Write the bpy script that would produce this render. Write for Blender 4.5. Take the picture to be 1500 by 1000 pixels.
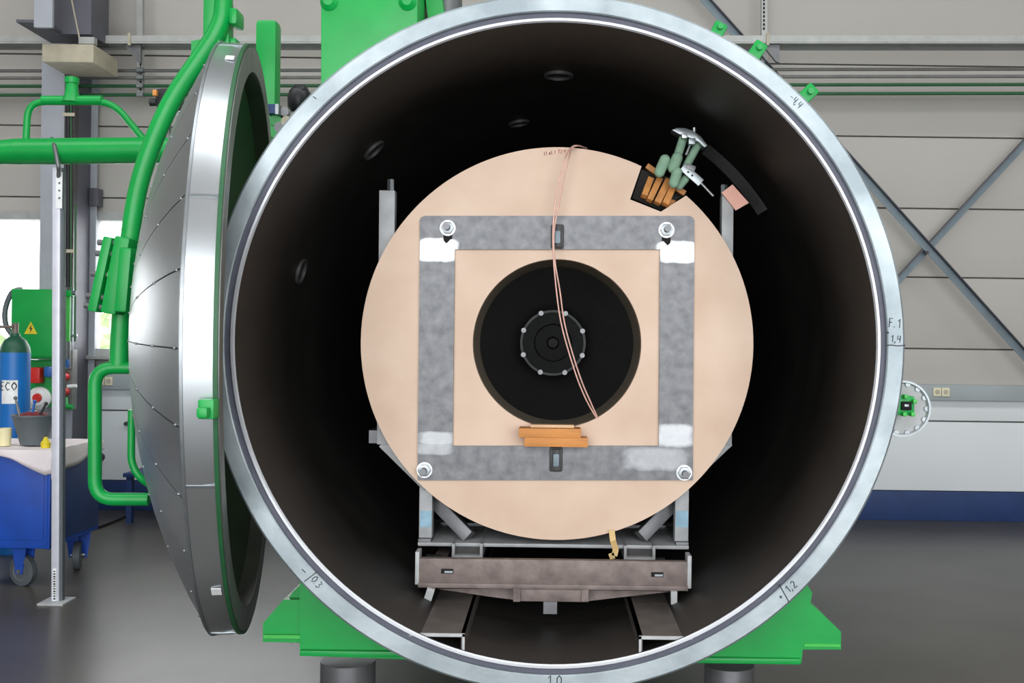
import bpy, bmesh, math, random
from mathutils import Vector, Matrix
random.seed(7)
PI = math.pi
sc = bpy.context.scene
for o in list(bpy.data.objects):
    bpy.data.objects.remove(o)

# ------------------------------------------------------------------ camera
F = 1500.0                      # focal length in pixels of a 1500x1000 frame
VX, VY = 810.0, 502.0           # where the optical axis meets the frame
H = 1.40                        # camera height
ROLL = math.radians(0.75)
cam = bpy.data.cameras.new('camera')
cam.sensor_width = 36.0
cam.lens = 36.0 * F / 1500.0
cam.shift_x = (750 - VX) / 1500.0
cam.shift_y = (VY - 500) / 1500.0
cam.clip_end = 200
camo = bpy.data.objects.new('camera', cam)
camo.location = (0, 0, H)
camo.rotation_euler = (PI / 2, -ROLL, 0)
sc.collection.objects.link(camo)
sc.camera = camo

# ------------------------------------------------------------------ daylight
world = bpy.data.worlds.new('overcast_sky')
sc.world = world
world.use_nodes = True
bg = world.node_tree.nodes['Background']
bg.inputs[0].default_value = (0.97, 0.99, 1.0, 1)
bg.inputs[1].default_value = 5.0
HX0, HX1, HY0, HY1, HZ = -9.5, 9.5, -4.6, 8.32, 7.2     # hall shell
GATE = (-5.0, 6.0, 0.0, 5.3)                              # x0, x1, z0, z1 of the open gate behind the camera
SKY = [(-8.0, 8.0, 1.3, 3.3)]                           # skylight strips x0, x1, y0, y1


def portal(name, loc, rot, sx, sy):
    l = bpy.data.lights.new(name, 'AREA')
    l.shape = 'RECTANGLE'
    l.size, l.size_y = sx, sy
    l.cycles.is_portal = True
    o = bpy.data.objects.new(name, l)
    o.location = loc
    o.rotation_euler = rot
    sc.collection.objects.link(o)


portal('gate_daylight', ((GATE[0] + GATE[1]) / 2, HY0 - .02, (GATE[2] + GATE[3]) / 2), (PI / 2, 0, 0),
       GATE[1] - GATE[0], GATE[3] - GATE[2])
for s in SKY:
    portal('skylight_daylight', ((s[0] + s[1]) / 2, (s[2] + s[3]) / 2, HZ + .12), (0, 0, 0), s[1] - s[0], s[3] - s[2])
sc.view_settings.view_transform = 'Standard'
sc.view_settings.look = 'None'
sc.view_settings.exposure = 0.0
sc.view_settings.gamma = 1.0
sc.view_settings.use_curve_mapping = False

# ------------------------------------------------------------------ helpers
cs, sn = math.cos(ROLL), math.sin(ROLL)


def P(px, py, Y):
    """point of the place seen at this pixel when it stands Y metres ahead of the camera"""
    dx, dy = px - VX, py - VY
    x = dx * cs + dy * sn
    y = -dx * sn + dy * cs
    return Vector((x / F * Y, Y, H - y / F * Y))


def V(*a):
    return Vector(a)


def lin(c):
    c /= 255.0
    return c / 12.92 if c <= .04045 else ((c + .055) / 1.055) ** 2.4


def mat(name, rgb, rough=.5, metal=0., var=.12, scale=12., bump=0., bscale=None, stretch=None, spec=.5, var2=None, coat=0.):
    m = bpy.data.materials.new(name)
    m.use_nodes = True
    nt = m.node_tree
    b = nt.nodes['Principled BSDF']
    col = tuple(lin(c) for c in rgb)
    b.inputs['Roughness'].default_value = rough
    b.inputs['Metallic'].default_value = metal
    b.inputs['Specular IOR Level'].default_value = spec
    b.inputs['Coat Weight'].default_value = coat
    tc = nt.nodes.new('ShaderNodeTexCoord')
    mp = nt.nodes.new('ShaderNodeMapping')
    if stretch:
        mp.inputs['Scale'].default_value = stretch
    nt.links.new(tc.outputs['Object'], mp.inputs['Vector'])
    n = nt.nodes.new('ShaderNodeTexNoise')
    n.inputs['Scale'].default_value = scale
    n.inputs['Detail'].default_value = 5
    nt.links.new(mp.outputs[0], n.inputs['Vector'])
    r = nt.nodes.new('ShaderNodeValToRGB')
    r.color_ramp.elements[0].position = .3
    r.color_ramp.elements[1].position = .7
    lo = tuple(c * (1 - var) for c in col)
    hi = tuple(min(1, c * (1 + var)) for c in col)
    if var2:
        lo = tuple(lin(c) for c in var2)
    r.color_ramp.elements[0].color = (*lo, 1)
    r.color_ramp.elements[1].color = (*hi, 1)
    nt.links.new(n.outputs['Fac'], r.inputs[0])
    nt.links.new(r.outputs[0], b.inputs['Base Color'])
    if bump:
        n2 = nt.nodes.new('ShaderNodeTexNoise')
        n2.inputs['Scale'].default_value = bscale or scale * 4
        n2.inputs['Detail'].default_value = 4
        nt.links.new(mp.outputs[0], n2.inputs['Vector'])
        bp = nt.nodes.new('ShaderNodeBump')
        bp.inputs['Strength'].default_value = bump
        bp.inputs['Distance'].default_value = .01
        nt.links.new(n2.outputs['Fac'], bp.inputs['Height'])
        nt.links.new(bp.outputs[0], b.inputs['Normal'])
    return m


M = dict(
    green=mat('green_paint', (0, 157, 68), .38, 0, .10, 6, .05, 40),
    lgreen=mat('light_green_paint', (70, 190, 80), .4),
    flange=mat('machined_steel', (178, 188, 193), .46, .55, .12, 5.5, .06, 50, var2=(142, 153, 159)),
    lip=mat('sealing_lip_steel', (205, 208, 214), .4, .5, .06, 8),
    gasket=mat('gasket_rubber', (88, 90, 104), .55, 0, .12, 20),
    inner=mat('black_lining', (32, 30, 28), .5, 0, .3, 5, .12, 30, var2=(24, 23, 22), spec=.4),
    innerdoor=mat('dark_door_lining', (72, 74, 66), .5, .1, .25, 4),
    darkback=mat('dark_brown_coat', (46, 43, 39), .7, 0, .2, 30),
    bore=mat('bore_lining', (132, 124, 109), .6, 0, .15, 30),
    clad=mat('aluminium_cladding', (165, 170, 173), .35, .88, .07, 3, .02, 6),
    skirt=mat('bright_aluminium_band', (196, 201, 206), .3, .9, .05, 3, .015, 6),
    rimsteel=mat('grey_rim_steel', (128, 132, 128), .45, .6, .15, 10),
    ply=mat('plywood', (231, 205, 184), .62, 0, .04, 3.5, .03, 60, var2=(219, 189, 166)),
    wood=mat('orange_wood', (214, 142, 72), .6, 0, .15, 9, .1, 40, (1, 6, 6)),
    palewood=mat('pale_wood', (226, 190, 150), .6, 0, .1, 12),
    brownwood=mat('brown_wood', (200, 136, 74), .6, 0, .25, 12, .1, 40, (4, 4, 1)),
    tag=mat('pink_card', (250, 192, 174), .7, 0, .05, 20),
    bright=mat('ground_steel', (205, 208, 212), .34, .7, .1, 30),
    zinc=mat('zinc_plated_steel', (150, 156, 160), .36, .8, .12, 20),
    steel=mat('grey_steel', (118, 119, 122), .45, .6, .2, 9, .05),
    lsteel=mat('light_steel', (178, 180, 182), .5, .1, .15, 14, .04),
    rust=mat('rusty_mill_steel', (128, 116, 112), .55, .3, .25, 14, .12, 60, var2=(104, 92, 88)),
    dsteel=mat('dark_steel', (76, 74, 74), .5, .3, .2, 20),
    rail=mat('rail_steel', (92, 87, 84), .5, .3, .25, 10, .1),
    hole=mat('black_hole', (14, 14, 14), .8, 0, .1, 10),
    fan=mat('fan_plate', (42, 44, 42), .5, .3, .2, 30),
    foam=mat('green_foam', (146, 182, 156), .8, 0, .15, 30, .2, 60),
    copper=mat('pink_copper_wire', (232, 186, 172), .45, .2, .12, 30),
    panel=mat('wall_panel', (184, 180, 175), .6, 0, .03, 1.2, .02, 8),
    joint=mat('panel_joint', (112, 108, 104), .8),
    plinth=mat('white_plinth', (224, 229, 232), .55, 0, .03, 1.5),
    navy=mat('navy_skirting', (30, 56, 106), .5, 0, .12, 8),
    channel=mat('cable_channel', (160, 168, 172), .5, 0, .04, 5),
    socket=mat('cream_socket', (232, 226, 196), .5, 0, .03, 5),
    floor=None,
    column=mat('grey_column_paint', (172, 176, 186), .5, 0, .08, 4),
    darkshade=mat('dark_grey_and_shade', (92, 92, 102), .5, 0, .1, 4),  # dark grey parts, and shade painted onto column and braces
    tray=mat('galvanised_tray', (176, 178, 176), .5, .3, .1, 10),
    brace=mat('galvanised_brace', (120, 134, 143), .5, .35, .12, 8),
    pipegrey=mat('grey_pipe', (120, 120, 118), .5),
    pipegreen=mat('green_pipe', (36, 92, 56), .5),
    boxbeige=mat('beige_box', (186, 178, 158), .6),
    black=mat('black_plastic', (34, 36, 40), .45, 0, .1, 20),
    alu=mat('aluminium_profile', (222, 224, 236), .4, .3, .05, 20),
    blue=mat('blue_cart_paint', (14, 70, 168), .45, 0, .15, 7),
    gasblue=mat('blue_gas_bottle', (24, 112, 190), .4, 0, .1, 8),
    gasgreen=mat('dark_green_shoulder', (24, 84, 62), .45, 0, .1, 8),
    paper=mat('white_paper', (236, 226, 228), .8, 0, .05, 8, .2, 12),
    tub=mat('grey_tub', (92, 100, 106), .5, 0, .1, 10),
    redrag=mat('dark_red_rag', (120, 36, 40), .8, 0, .4, 40, .5, 30),
    red=mat('red_plastic', (216, 44, 38), .4, 0, .08, 10),
    bluep=mat('blue_plastic', (28, 96, 176), .4, 0, .08, 10),
    yellow=mat('yellow_plastic', (222, 200, 40), .5, 0, .08, 10),
    cream=mat('cream_plastic', (236, 226, 180), .5, 0, .05, 10),
    rubber=mat('grey_rubber', (84, 90, 96), .6, 0, .1, 10),
    ink=mat('marker_ink', (38, 42, 48), .6),
    redink=mat('red_ink', (176, 50, 60), .6),
    brownink=mat('brown_ink', (130, 70, 58), .6),
    white=mat('white_print', (238, 240, 240), .5),
    tape=mat('masking_tape', (226, 194, 134), .6),
    bluemark=mat('light_blue_paint', (150, 186, 206), .6, 0, .2, 20),
    frame_w=mat('window_frame', (176, 178, 176), .5),
    cable=mat('black_cable', (40, 40, 42), .5),
    ceiling=mat('ceiling_sheet', (176, 172, 166), .7, 0, .05, 3),
)


def floor_mat():
    m = mat('concrete_floor', (84, 80, 75), .3, 0, .12, 1.1, 0, 25, spec=.32, var2=(68, 65, 61))
    nt = m.node_tree
    b = nt.nodes['Principled BSDF']
    n = nt.nodes.new('ShaderNodeTexNoise')
    n.inputs['Scale'].default_value = 1.6
    n.inputs['Detail'].default_value = 6
    r = nt.nodes.new('ShaderNodeMapRange')
    r.inputs['To Min'].default_value = .26
    r.inputs['To Max'].default_value = .36
    tc = nt.nodes.new('ShaderNodeTexCoord')
    nt.links.new(tc.outputs['Object'], n.inputs['Vector'])
    nt.links.new(n.outputs['Fac'], r.inputs['Value'])
    nt.links.new(r.outputs[0], b.inputs['Roughness'])
    return m


M['floor'] = floor_mat()
g = bpy.data.materials.new('window_glass')
g.use_nodes = True
gb = g.node_tree.nodes['Principled BSDF']
gb.inputs['Base Color'].default_value = (1, 1, 1, 1)
gb.inputs['Transmission Weight'].default_value = 1
gb.inputs['Roughness'].default_value = 0
gb.inputs['IOR'].default_value = 1.05
M['glass'] = g
WL = {}


def empty(name, loc):
    o = bpy.data.objects.new(name, None)
    o.empty_display_size = .1
    o.location = loc
    sc.collection.objects.link(o)
    WL[o.name] = Vector(loc)
    return o


def tag(o, label, cat=None, group=None, kind=None):
    if label:
        o['label'] = label
    if cat:
        o['category'] = cat
    if group:
        o['group'] = group
    if kind:
        o['kind'] = kind
    return o


def thing(name, loc, label, cat, group=None):
    return tag(empty(name, loc), label, cat, group)


def frame_of(d):
    d = d.normalized()
    a = V(0, 0, 1) if abs(d.z) < .95 else V(1, 0, 0)
    u = a.cross(d).normalized()
    return u, d.cross(u).normalized()


class MB:
    def __init__(s):
        s.v = []
        s.f = []

    def add(s, vs, fs):
        k = len(s.v)
        s.v += [Vector(p) for p in vs]
        s.f += [tuple(i + k for i in f) for f in fs]
        return s

    def box(s, c, size, R=None):
        hx, hy, hz = (q / 2 for q in size)
        vs = [V(x, y, z) for x in (-hx, hx) for y in (-hy, hy) for z in (-hz, hz)]
        if R is not None:
            vs = [R @ p for p in vs]
        c = Vector(c)
        return s.add([c + p for p in vs], [(0, 1, 3, 2), (4, 6, 7, 5), (0, 4, 5, 1), (2, 3, 7, 6), (0, 2, 6, 4), (1, 5, 7, 3)])

    def fbox(s, x0, y0, x1, y1, Y, depth):
        """upright box whose front face, Y ahead, spans these pixels"""
        a = P((x0 + x1) / 2, (y0 + y1) / 2, Y)
        return s.box(a + V(0, depth / 2, 0), ((x1 - x0) / F * Y, depth, (y1 - y0) / F * Y))

    def bar(s, p, q, w, t, up=None):
        """rectangular bar from p to q, w across, t thick along up"""
        p, q = Vector(p), Vector(q)
        d = (q - p)
        L = d.length
        d.normalize()
        up = Vector(up) if up is not None else V(0, 1, 0)
        x = up.cross(d).normalized()
        up = d.cross(x).normalized()
        R = Matrix((x, up, d)).transposed()
        return s.box((p + q) / 2, (w, t, L), R)

    def cyl(s, p, q, r, n=20, r2=None, caps=True):
        p, q = Vector(p), Vector(q)
        u, w = frame_of(q - p)
        r2 = r if r2 is None else r2
        vs = []
        for c, rr in ((p, r), (q, r2)):
            vs += [c + rr * (math.cos(2 * PI * i / n) * u + math.sin(2 * PI * i / n) * w) for i in range(n)]
        fs = [(i, (i + 1) % n, n + (i + 1) % n, n + i) for i in range(n)]
        if caps:
            fs += [tuple(range(n))[::-1], tuple(range(n, 2 * n))]
        return s.add(vs, fs)

    def tube(s, path, r, n=12, sub=1, closed=False):
        pts = [Vector(p) for p in path]
        if sub > 1:
            pts = smooth_path(pts, sub, closed)
        m = len(pts)
        vs = []
        u = None
        for i, p in enumerate(pts):
            a = pts[(i - 1) % m] if (closed or i > 0) else pts[i]
            b = pts[(i + 1) % m] if (closed or i < m - 1) else pts[i]
            d = (b - a).normalized()
            if u is None:
                u, w = frame_of(d)
            else:
                u = (u - d * u.dot(d)).normalized()
                w = d.cross(u)
            vs += [p + r * (math.cos(2 * PI * k / n) * u + math.sin(2 * PI * k / n) * w) for k in range(n)]
        fs = []
        for i in range(m if closed else m - 1):
            j = (i + 1) % m
            fs += [(i * n + k, i * n + (k + 1) % n, j * n + (k + 1) % n, j * n + k) for k in range(n)]
        if not closed:
            fs += [tuple(range(n))[::-1], tuple(range((m - 1) * n, m * n))]
        return s.add(vs, fs)

    def lathe(s, prof, o, d, n=96, a0=0., a1=2 * PI, u=None, close=False):
        """profile of (radius, distance along d)"""
        o, d = Vector(o), Vector(d).normalized()
        if u is None:
            u, w = frame_of(d)
        else:
            u = Vector(u)
            w = d.cross(u)
        full = abs(a1 - a0 - 2 * PI) < 1e-6
        cols = n if full else n + 1
        m = len(prof)
        vs = []
        for i in range(cols):
            t = a0 + (a1 - a0) * i / n
            e = math.cos(t) * u + math.sin(t) * w
            vs += [o + e * r + d * h for r, h in prof]
        fs = []
        mm = m if close else m - 1
        for i in range(n):
            j = (i + 1) % cols
            for k in range(mm):
                l = (k + 1) % m
                fs.append((i * m + k, j * m + k, j * m + l, i * m + l))
        if close and not full:
            fs += [tuple(range(m)), tuple(range((cols - 1) * m, cols * m))[::-1]]
        return s.add(vs, fs)

    def prism(s, pts, ext):
        n = len(pts)
        pts = [Vector(p) for p in pts]
        ext = Vector(ext)
        s.add(pts + [p + ext for p in pts],
              [tuple(range(n)), tuple(range(n, 2 * n))[::-1]] + [(i, n + i, n + (i + 1) % n, (i + 1) % n) for i in range(n)])
        return s

    def ball(s, c, r, n=12, m=8, sq=(1, 1, 1)):
        c = Vector(c)
        vs = [c + V(0, 0, r * sq[2])]
        for j in range(1, m):
            t = PI * j / m
            vs += [c + V(r * sq[0] * math.sin(t) * math.cos(2 * PI * i / n), r * sq[1] * math.sin(t) * math.sin(2 * PI * i / n), r * sq[2] * math.cos(t)) for i in range(n)]
        vs.append(c - V(0, 0, r * sq[2]))
        fs = [(0, 1 + i, 1 + (i + 1) % n) for i in range(n)]
        for j in range(m - 2):
            fs += [(1 + j * n + i, 1 + (j + 1) * n + i, 1 + (j + 1) * n + (i + 1) % n, 1 + j * n + (i + 1) % n) for i in range(n)]
        k = 1 + (m - 2) * n
        fs += [(k + i, len(vs) - 1, k + (i + 1) % n) for i in range(n)]
        return s.add(vs, fs)

    def build(s, name, m, parent=None, bev=0., flat=False, loc=None):
        me = bpy.data.meshes.new(name)
        if parent is not None:
            base = WL[parent.name]
        elif loc is not None:
            base = Vector(loc)
        else:
            xs, ys, zs = zip(*[tuple(p) for p in s.v])
            base = V((min(xs) + max(xs)) / 2, (min(ys) + max(ys)) / 2, min(zs))
        me.from_pydata([tuple(p - base) for p in s.v], [], s.f)
        bm = bmesh.new()
        bm.from_mesh(me)
        bmesh.ops.recalc_face_normals(bm, faces=bm.faces)
        if bev:
            es = [e for e in bm.edges if len(e.link_faces) == 2 and e.calc_face_angle(0) > .6]
            bmesh.ops.bevel(bm, geom=es, offset=bev, segments=2, affect='EDGES', profile=.6, clamp_overlap=True)
        bm.to_mesh(me)
        bm.free()
        if not flat:
            me.polygons.foreach_set('use_smooth', [True] * len(me.polygons))
            me.set_sharp_from_angle(angle=math.radians(32))
        me.materials.append(M[m] if isinstance(m, str) else m)
        o = bpy.data.objects.new(name, me)
        sc.collection.objects.link(o)
        if parent is not None:
            o.parent = parent
        else:
            o.location = base
        WL[o.name] = base
        return o


def smooth_path(pts, sub, closed=False):
    out = []
    m = len(pts)
    for i in range(m if closed else m - 1):
        p0 = pts[(i - 1) % m] if (closed or i > 0) else pts[i]
        p1 = pts[i]
        p2 = pts[(i + 1) % m]
        p3 = pts[(i + 2) % m] if (closed or i < m - 2) else p2
        for k in range(sub):
            t = k / sub
            out.append(.5 * ((2 * p1) + (p2 - p0) * t + (2 * p0 - 5 * p1 + 4 * p2 - p3) * t * t + (3 * p1 - p0 - 3 * p2 + p3) * t ** 3))
    if not closed:
        out.append(pts[-1])
    return out


def rounded(pts, r, n=5):
    """polyline with rounded corners"""
    pts = [Vector(p) for p in pts]
    out = [pts[0]]
    for i in range(1, len(pts) - 1):
        a = (pts[i - 1] - pts[i]).normalized()
        b = (pts[i + 1] - pts[i]).normalized()
        p, q = pts[i] + a * r, pts[i] + b * r
        for k in range(n + 1):
            t = k / n
            out.append(p * (1 - t) ** 2 + pts[i] * 2 * t * (1 - t) + q * t * t)
    out.append(pts[-1])
    return out


GL = {'0': [[(.3, 1), (.05, .7), (.05, .3), (.3, 0), (.55, .3), (.55, .7), (.3, 1)]], '1': [[(.1, .7), (.35, 1), (.35, 0)]],
      '2': [[(.05, .8), (.3, 1), (.55, .75), (.3, .35), (.05, 0), (.6, 0)]],
      '3': [[(.05, .95), (.5, .9), (.25, .55), (.55, .3), (.3, 0), (.05, .1)]],
      '4': [[(.1, 1), (.05, .45), (.55, .5)], [(.5, 1), (.45, 0)]], '8': [[(.3, .5), (.05, .75), (.3, 1), (.55, .75), (.3, .5), (.05, .25), (.3, 0), (.55, .25), (.3, .5)]],
      '-': [[(.05, .5), (.6, .5)]], '+': [[(.05, .5), (.55, .5)], [(.3, .75), (.3, .25)]], '/': [[(.1, -.15), (.45, 1.15)]],
      '|': [[(.3, -.2), (.3, 1.2)]], 'F': [[(.5, 1), (.1, 1), (.1, 0)], [(.1, .55), (.42, .55)]], '.': [[(.2, .02), (.24, .1)]], ',': [[(.24, .1), (.12, -.18)]],
      'E': [[(.55, 1), (.08, 1), (.08, 0), (.55, 0)], [(.08, .5), (.48, .5)]], 'C': [[(.56, .85), (.3, 1), (.05, .6), (.05, .4), (.3, 0), (.56, .15)]],
      'O': [[(.3, 1), (.02, .6), (.02, .4), (.3, 0), (.58, .4), (.58, .6), (.3, 1)]], 'L': [[(.1, 1), (.1, 0), (.5, 0)]],
      'A': [[(.05, 0), (.3, 1), (.5, 0)], [(.12, .35), (.45, .35)]], 'V': [[(.05, 1), (.28, 0), (.55, 1)]], 'T': [[(.02, 1), (.58, 1)], [(.3, 1), (.3, 0)]],
      'x': [[(.05, .7), (.5, 0)], [(.5, .7), (.05, 0)]], 'I': [[(.3, 1), (.3, 0)]]}


def writing(text, px, py, Y, hpx, ang, name, m, parent, wide=.004, adv=.8):
    """handwritten strokes lying on an upright plane Y ahead; ang turns them clockwise in the picture"""
    b = MB()
    c0 = P(px, py, Y)
    h = hpx / F * Y
    ca, sa = math.cos(ang), math.sin(ang)
    W = len(text) * adv * h
    for i, ch in enumerate(text):
        for st in GL.get(ch, []):
            pts = []
            for (x, y) in st:
                lx = x * h * .9 + i * adv * h - W / 2
                lz = (y - .5) * h
                pts.append(c0 + V(lx * ca + lz * sa, 0, -lx * sa + lz * ca))
            b.tube(pts, wide / 2, 5)
    return b.build(name, m, parent)


# ================================================================== the hall
def struct(b, name, m, **k):
    o = b.build(name, m, **k)
    o['kind'] = 'structure'
    return o


def slab(x0, x1, y0, y1, z0, z1, b=None):
    b = b or MB()
    return b.box(((x0 + x1) / 2, (y0 + y1) / 2, (z0 + z1) / 2), (x1 - x0, y1 - y0, z1 - z0))


struct(slab(HX0 - .2, HX1 + .2, HY0 - .2, HY1 + .3, -.12, 0), 'floor', 'floor', loc=(0, 0, 0))
# back wall: a backing behind the joints, panels proud of it, two window openings
WY = HY1
WX = [(-8.6, P(56, 420, 8.2).x + .02), (P(126, 420, 8.0).x - .1, -1.7)]      # windows
WZ0, WZ1 = 1.27, 2.38
back = MB()
slab(HX0, HX1, WY + .03, WY + .12, 0, WZ0, back)
slab(HX0, HX1, WY + .03, WY + .12, WZ1, HZ, back)
slab(HX0, WX[0][0], WY + .03, WY + .12, WZ0, WZ1, back)
slab(WX[0][1], WX[1][0], WY + .03, WY + .12, WZ0, WZ1, back)
slab(WX[1][1], HX1, WY + .03, WY + .12, WZ0, WZ1, back)
wall = struct(back, 'wall_back', 'joint', loc=(0, WY + .06, 0))
rows = [.235, .805, 1.04, 1.392, 1.972, 2.53, 3.11, 3.69, 4.27, 4.85, 5.43, 6.01, 6.59, HZ]
cutx = [HX0, WX[0][0], WX[0][1], WX[1][0], WX[1][1], 3.0, HX1]


def panel(x0, x1, z0, z1, m='panel'):
    b = MB()
    slab(x0, x1, WY, WY + .03, z0 + .006, z1 - .006, b)
    return b.build('panel', m, wall, bev=.004)


for i in range(len(rows) - 1):
    z0, z1 = rows[i], rows[i + 1]
    m = 'plinth' if i < 2 else 'panel'
    if z1 <= WZ0 or z0 >= WZ1 + .07:
        panel(HX0, WX[1][1] - .006, z0, z1, m)
    else:
        for (a, b_) in ((HX0, WX[0][0]), (WX[0][1], WX[1][0])):
            panel(a, b_, z0, z1, m)
        if z0 < WZ0:
            for (a, b_) in WX:
                panel(a, b_, z0, WZ0, m)
        if z1 > WZ1:
            for (a, b_) in WX:
                panel(a, b_, WZ1, z1, m)
    panel(WX[1][1] + .0, HX1, z0, z1, m)
struct(slab(HX0, HX1, WY - .02, WY + .03, 0, .235), 'baseboard_back', 'navy', bev=.004)
for i, (a, b_) in enumerate(WX):
    w = MB()
    for z in (WZ0, WZ1):
        slab(a, b_, WY - .02, WY + .1, z - .035, z + .035, w)
    for x in (a, b_):
        slab(x - .03, x + .03, WY + .0, WY + .1, WZ0, WZ1, w)
    if i == 0:
        slab(-6.4, -6.34, WY, WY + .1, WZ0, WZ1, w)
    wf = struct(w, 'window_%d' % (i + 1), 'frame_w')
    slab(a, b_, WY + .05, WY + .056, WZ0, WZ1).build('pane', 'glass', wf)
    slab(a, b_, WY - .12, WY - .02, WZ0 - .05, WZ0 - .02).build('window_sill', 'frame_w', wf, bev=.004)
# side walls, front wall round the gate, ceiling with the skylight opening
struct(slab(HX0 - .15, HX0, HY0, HY1 + .12, 0, HZ), 'wall_left', 'panel')
struct(slab(HX1, HX1 + .15, HY0, HY1 + .12, 0, HZ), 'wall_right', 'panel')
fw = MB()
slab(HX0, GATE[0], HY0 - .15, HY0, 0, HZ, fw)
slab(GATE[1], HX1, HY0 - .15, HY0, 0, HZ, fw)
slab(GATE[0], GATE[1], HY0 - .15, HY0, GATE[3], HZ, fw)
struct(fw, 'wall_front', 'panel')
cb = MB()
s = SKY[0]
slab(HX0, HX1, HY0, s[2], HZ, HZ + .1, cb)
slab(HX0, HX1, s[3], HY1 + .12, HZ, HZ + .1, cb)
slab(HX0, s[0], s[2], s[3], HZ, HZ + .1, cb)
slab(s[1], HX1, s[2], s[3], HZ, HZ + .1, cb)
struct(cb, 'ceiling', 'ceiling')

# cable channels with twin sockets along the wall
for (xa, xb, sx, lab) in ((-8.8, -1.5, 161, 'grey cable channel with cream sockets along wall behind the green handle'),
                          (1.6, 9.0, 1386, 'grey cable channel with cream sockets along wall right of the vessel')):
    t = thing('cable_channel', ((xa + xb) / 2, WY, .98), lab, 'cable channel')
    slab(xa, xb, WY - .06, WY - .001, .978, 1.104).build('cover', 'channel', t, bev=.006)
    for k in (-1, 1):
        p = P(sx + k * 6.2, 0, WY - .06)
        p.z = 1.045
        so = MB().box(p + V(0, -.006, 0), (.062, .012, .07)).build('socket', 'socket', t, bev=.003)
        MB().cyl(p + V(0, -.0135, 0), p + V(0, -.011, 0), .02, 16).build('socket_well', 'boxbeige', so)

# diagonal wind braces
for (a, b_, lab, Yb) in (((990, -46), (1530, 555), 'long galvanised diagonal brace falling to the right across the wall', 8.10),
                         ((1560, 146), (1180, 558), 'galvanised diagonal brace rising to the right across the wall', 8.15)):
    p, q = P(*a, Yb), P(*b_, Yb)
    t = thing('diagonal_brace', p if p.z < q.z else q, lab, 'brace', 'wind braces on the back wall')
    MB().bar(p, q, .055, .006).build('face_leg', 'brace', t)
    d = (q - p).normalized()
    nrm = V(0, 1, 0).cross(d)
    if nrm.z < 0:
        nrm = -nrm
    MB().bar(p + nrm * .03 + V(0, -.025, 0), q + nrm * .03 + V(0, -.025, 0), .006, .055).build('edge_leg', 'darkshade', t)  # same angle bar, shade on this edge put into a darker colour
p = P(1357, 370, 8.08)
MB().cyl(p, p + V(0, -.02, 0), .014, 10).build('crossing_bolt', 'dsteel', bpy.data.objects['diagonal_brace'])

# cable tray and pipes along the wall
t = thing('cable_tray', P(750, 62, 7.75), 'long grey cable tray high on the wall above the pipes', 'cable tray')
MB().bar(P(-120, 58, 7.75), P(1620, 58, 7.75), .06, .012).build('side_rail', 'tray', t)
MB().bar(P(-120, 63, 7.8), P(1620, 64, 7.8), .01, .12).build('tray_floor', 'tray', t)
MB().bar(P(-120, 68, 7.88), P(1620, 69, 7.88), .05, .012).build('side_rail', 'pipegrey', t)
for (x, ) in ((192,), (1128,)):
    b = MB()
    b.prism([P(x - 12, 64, 7.78), P(x + 14, 64, 7.78), P(x + 14, 92, 7.78), P(x + 9, 90, 7.78)], V(0, .03, 0))
    b.build('bracket', 'steel', t)
    MB().fbox(x - 5, 48, x - 1, 66, 7.73, .02).build('clip', 'boxbeige', t)
for (y, m, lab) in ((101, 'pipegrey', 'upper thin grey pipe along the back wall'), (111.5, 'pipegrey', 'lower thin grey pipe along the back wall'),
                    (123.5, 'pipegreen', 'upper thin dark green pipe along the back wall'),
                    (136.5, 'pipegreen', 'lower thin dark green pipe along the back wall')):
    o = MB().cyl(P(-120, y + 3, 8.0), P(1620, y, 8.0), .013, 10).build('wall_pipe', m)
    tag(o, lab, 'pipe', 'pipes along the back wall')
for (x, y1, lab) in ((206, 142, 'perforated steel strut left of the round door carrying the pipes'),
                     (1119, 92, 'perforated steel strut right of the vessel top carrying the tray')):
    p0, p1 = P(x, -30, 8.1), P(x, y1, 8.1)
    t = thing('wall_strut', p1, lab, 'strut', 'perforated struts on the wall')
    MB().bar(p0, p1, .045, .04).build('profile', 'tray', t)
    n = 11
    for k in range(n):
        c = P(x, y1 - 6 - k * 5.2, 8.08) if x < 500 else P(x, 42 - k * 6, 8.08)
        MB().box(c, (.014, .006, .02)).build('slot', 'hole', t)
    if x < 500:
        for y in (101, 111.5, 123.5, 136.5):
            MB().box(P(x, y + 2, 7.99), (.05, .05, .03)).build('pipe_clamp', 'zinc', t)

# ---------------------------------------------------------------- steel column with its conduits
CY = 7.86
xl, xr = P(57, 420, CY).x, P(107, 420, CY).x
t = thing('steel_column', ((xl + xr) / 2, CY + .2, 0), 'grey steel column between the two windows', 'column')
slab(xl, xr, CY, CY + .02, 0, HZ).build('front_flange', 'column', t, bev=.003)
slab(xl, xr, CY + .38, CY + .4, 0, HZ).build('rear_flange', 'column', t, bev=.003)
slab((xl + xr) / 2 - .01, (xl + xr) / 2 + .01, CY + .02, CY + .38, 0, HZ).build('web', 'darkshade', t)  # shade between the flanges painted as a darker grey
slab(xr - .06, xr - .05, CY + .02, CY + .38, 0, HZ).build('cavity_shade', 'darkshade', t)  # dark sheet standing for the shade in the column's side cavity
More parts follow.
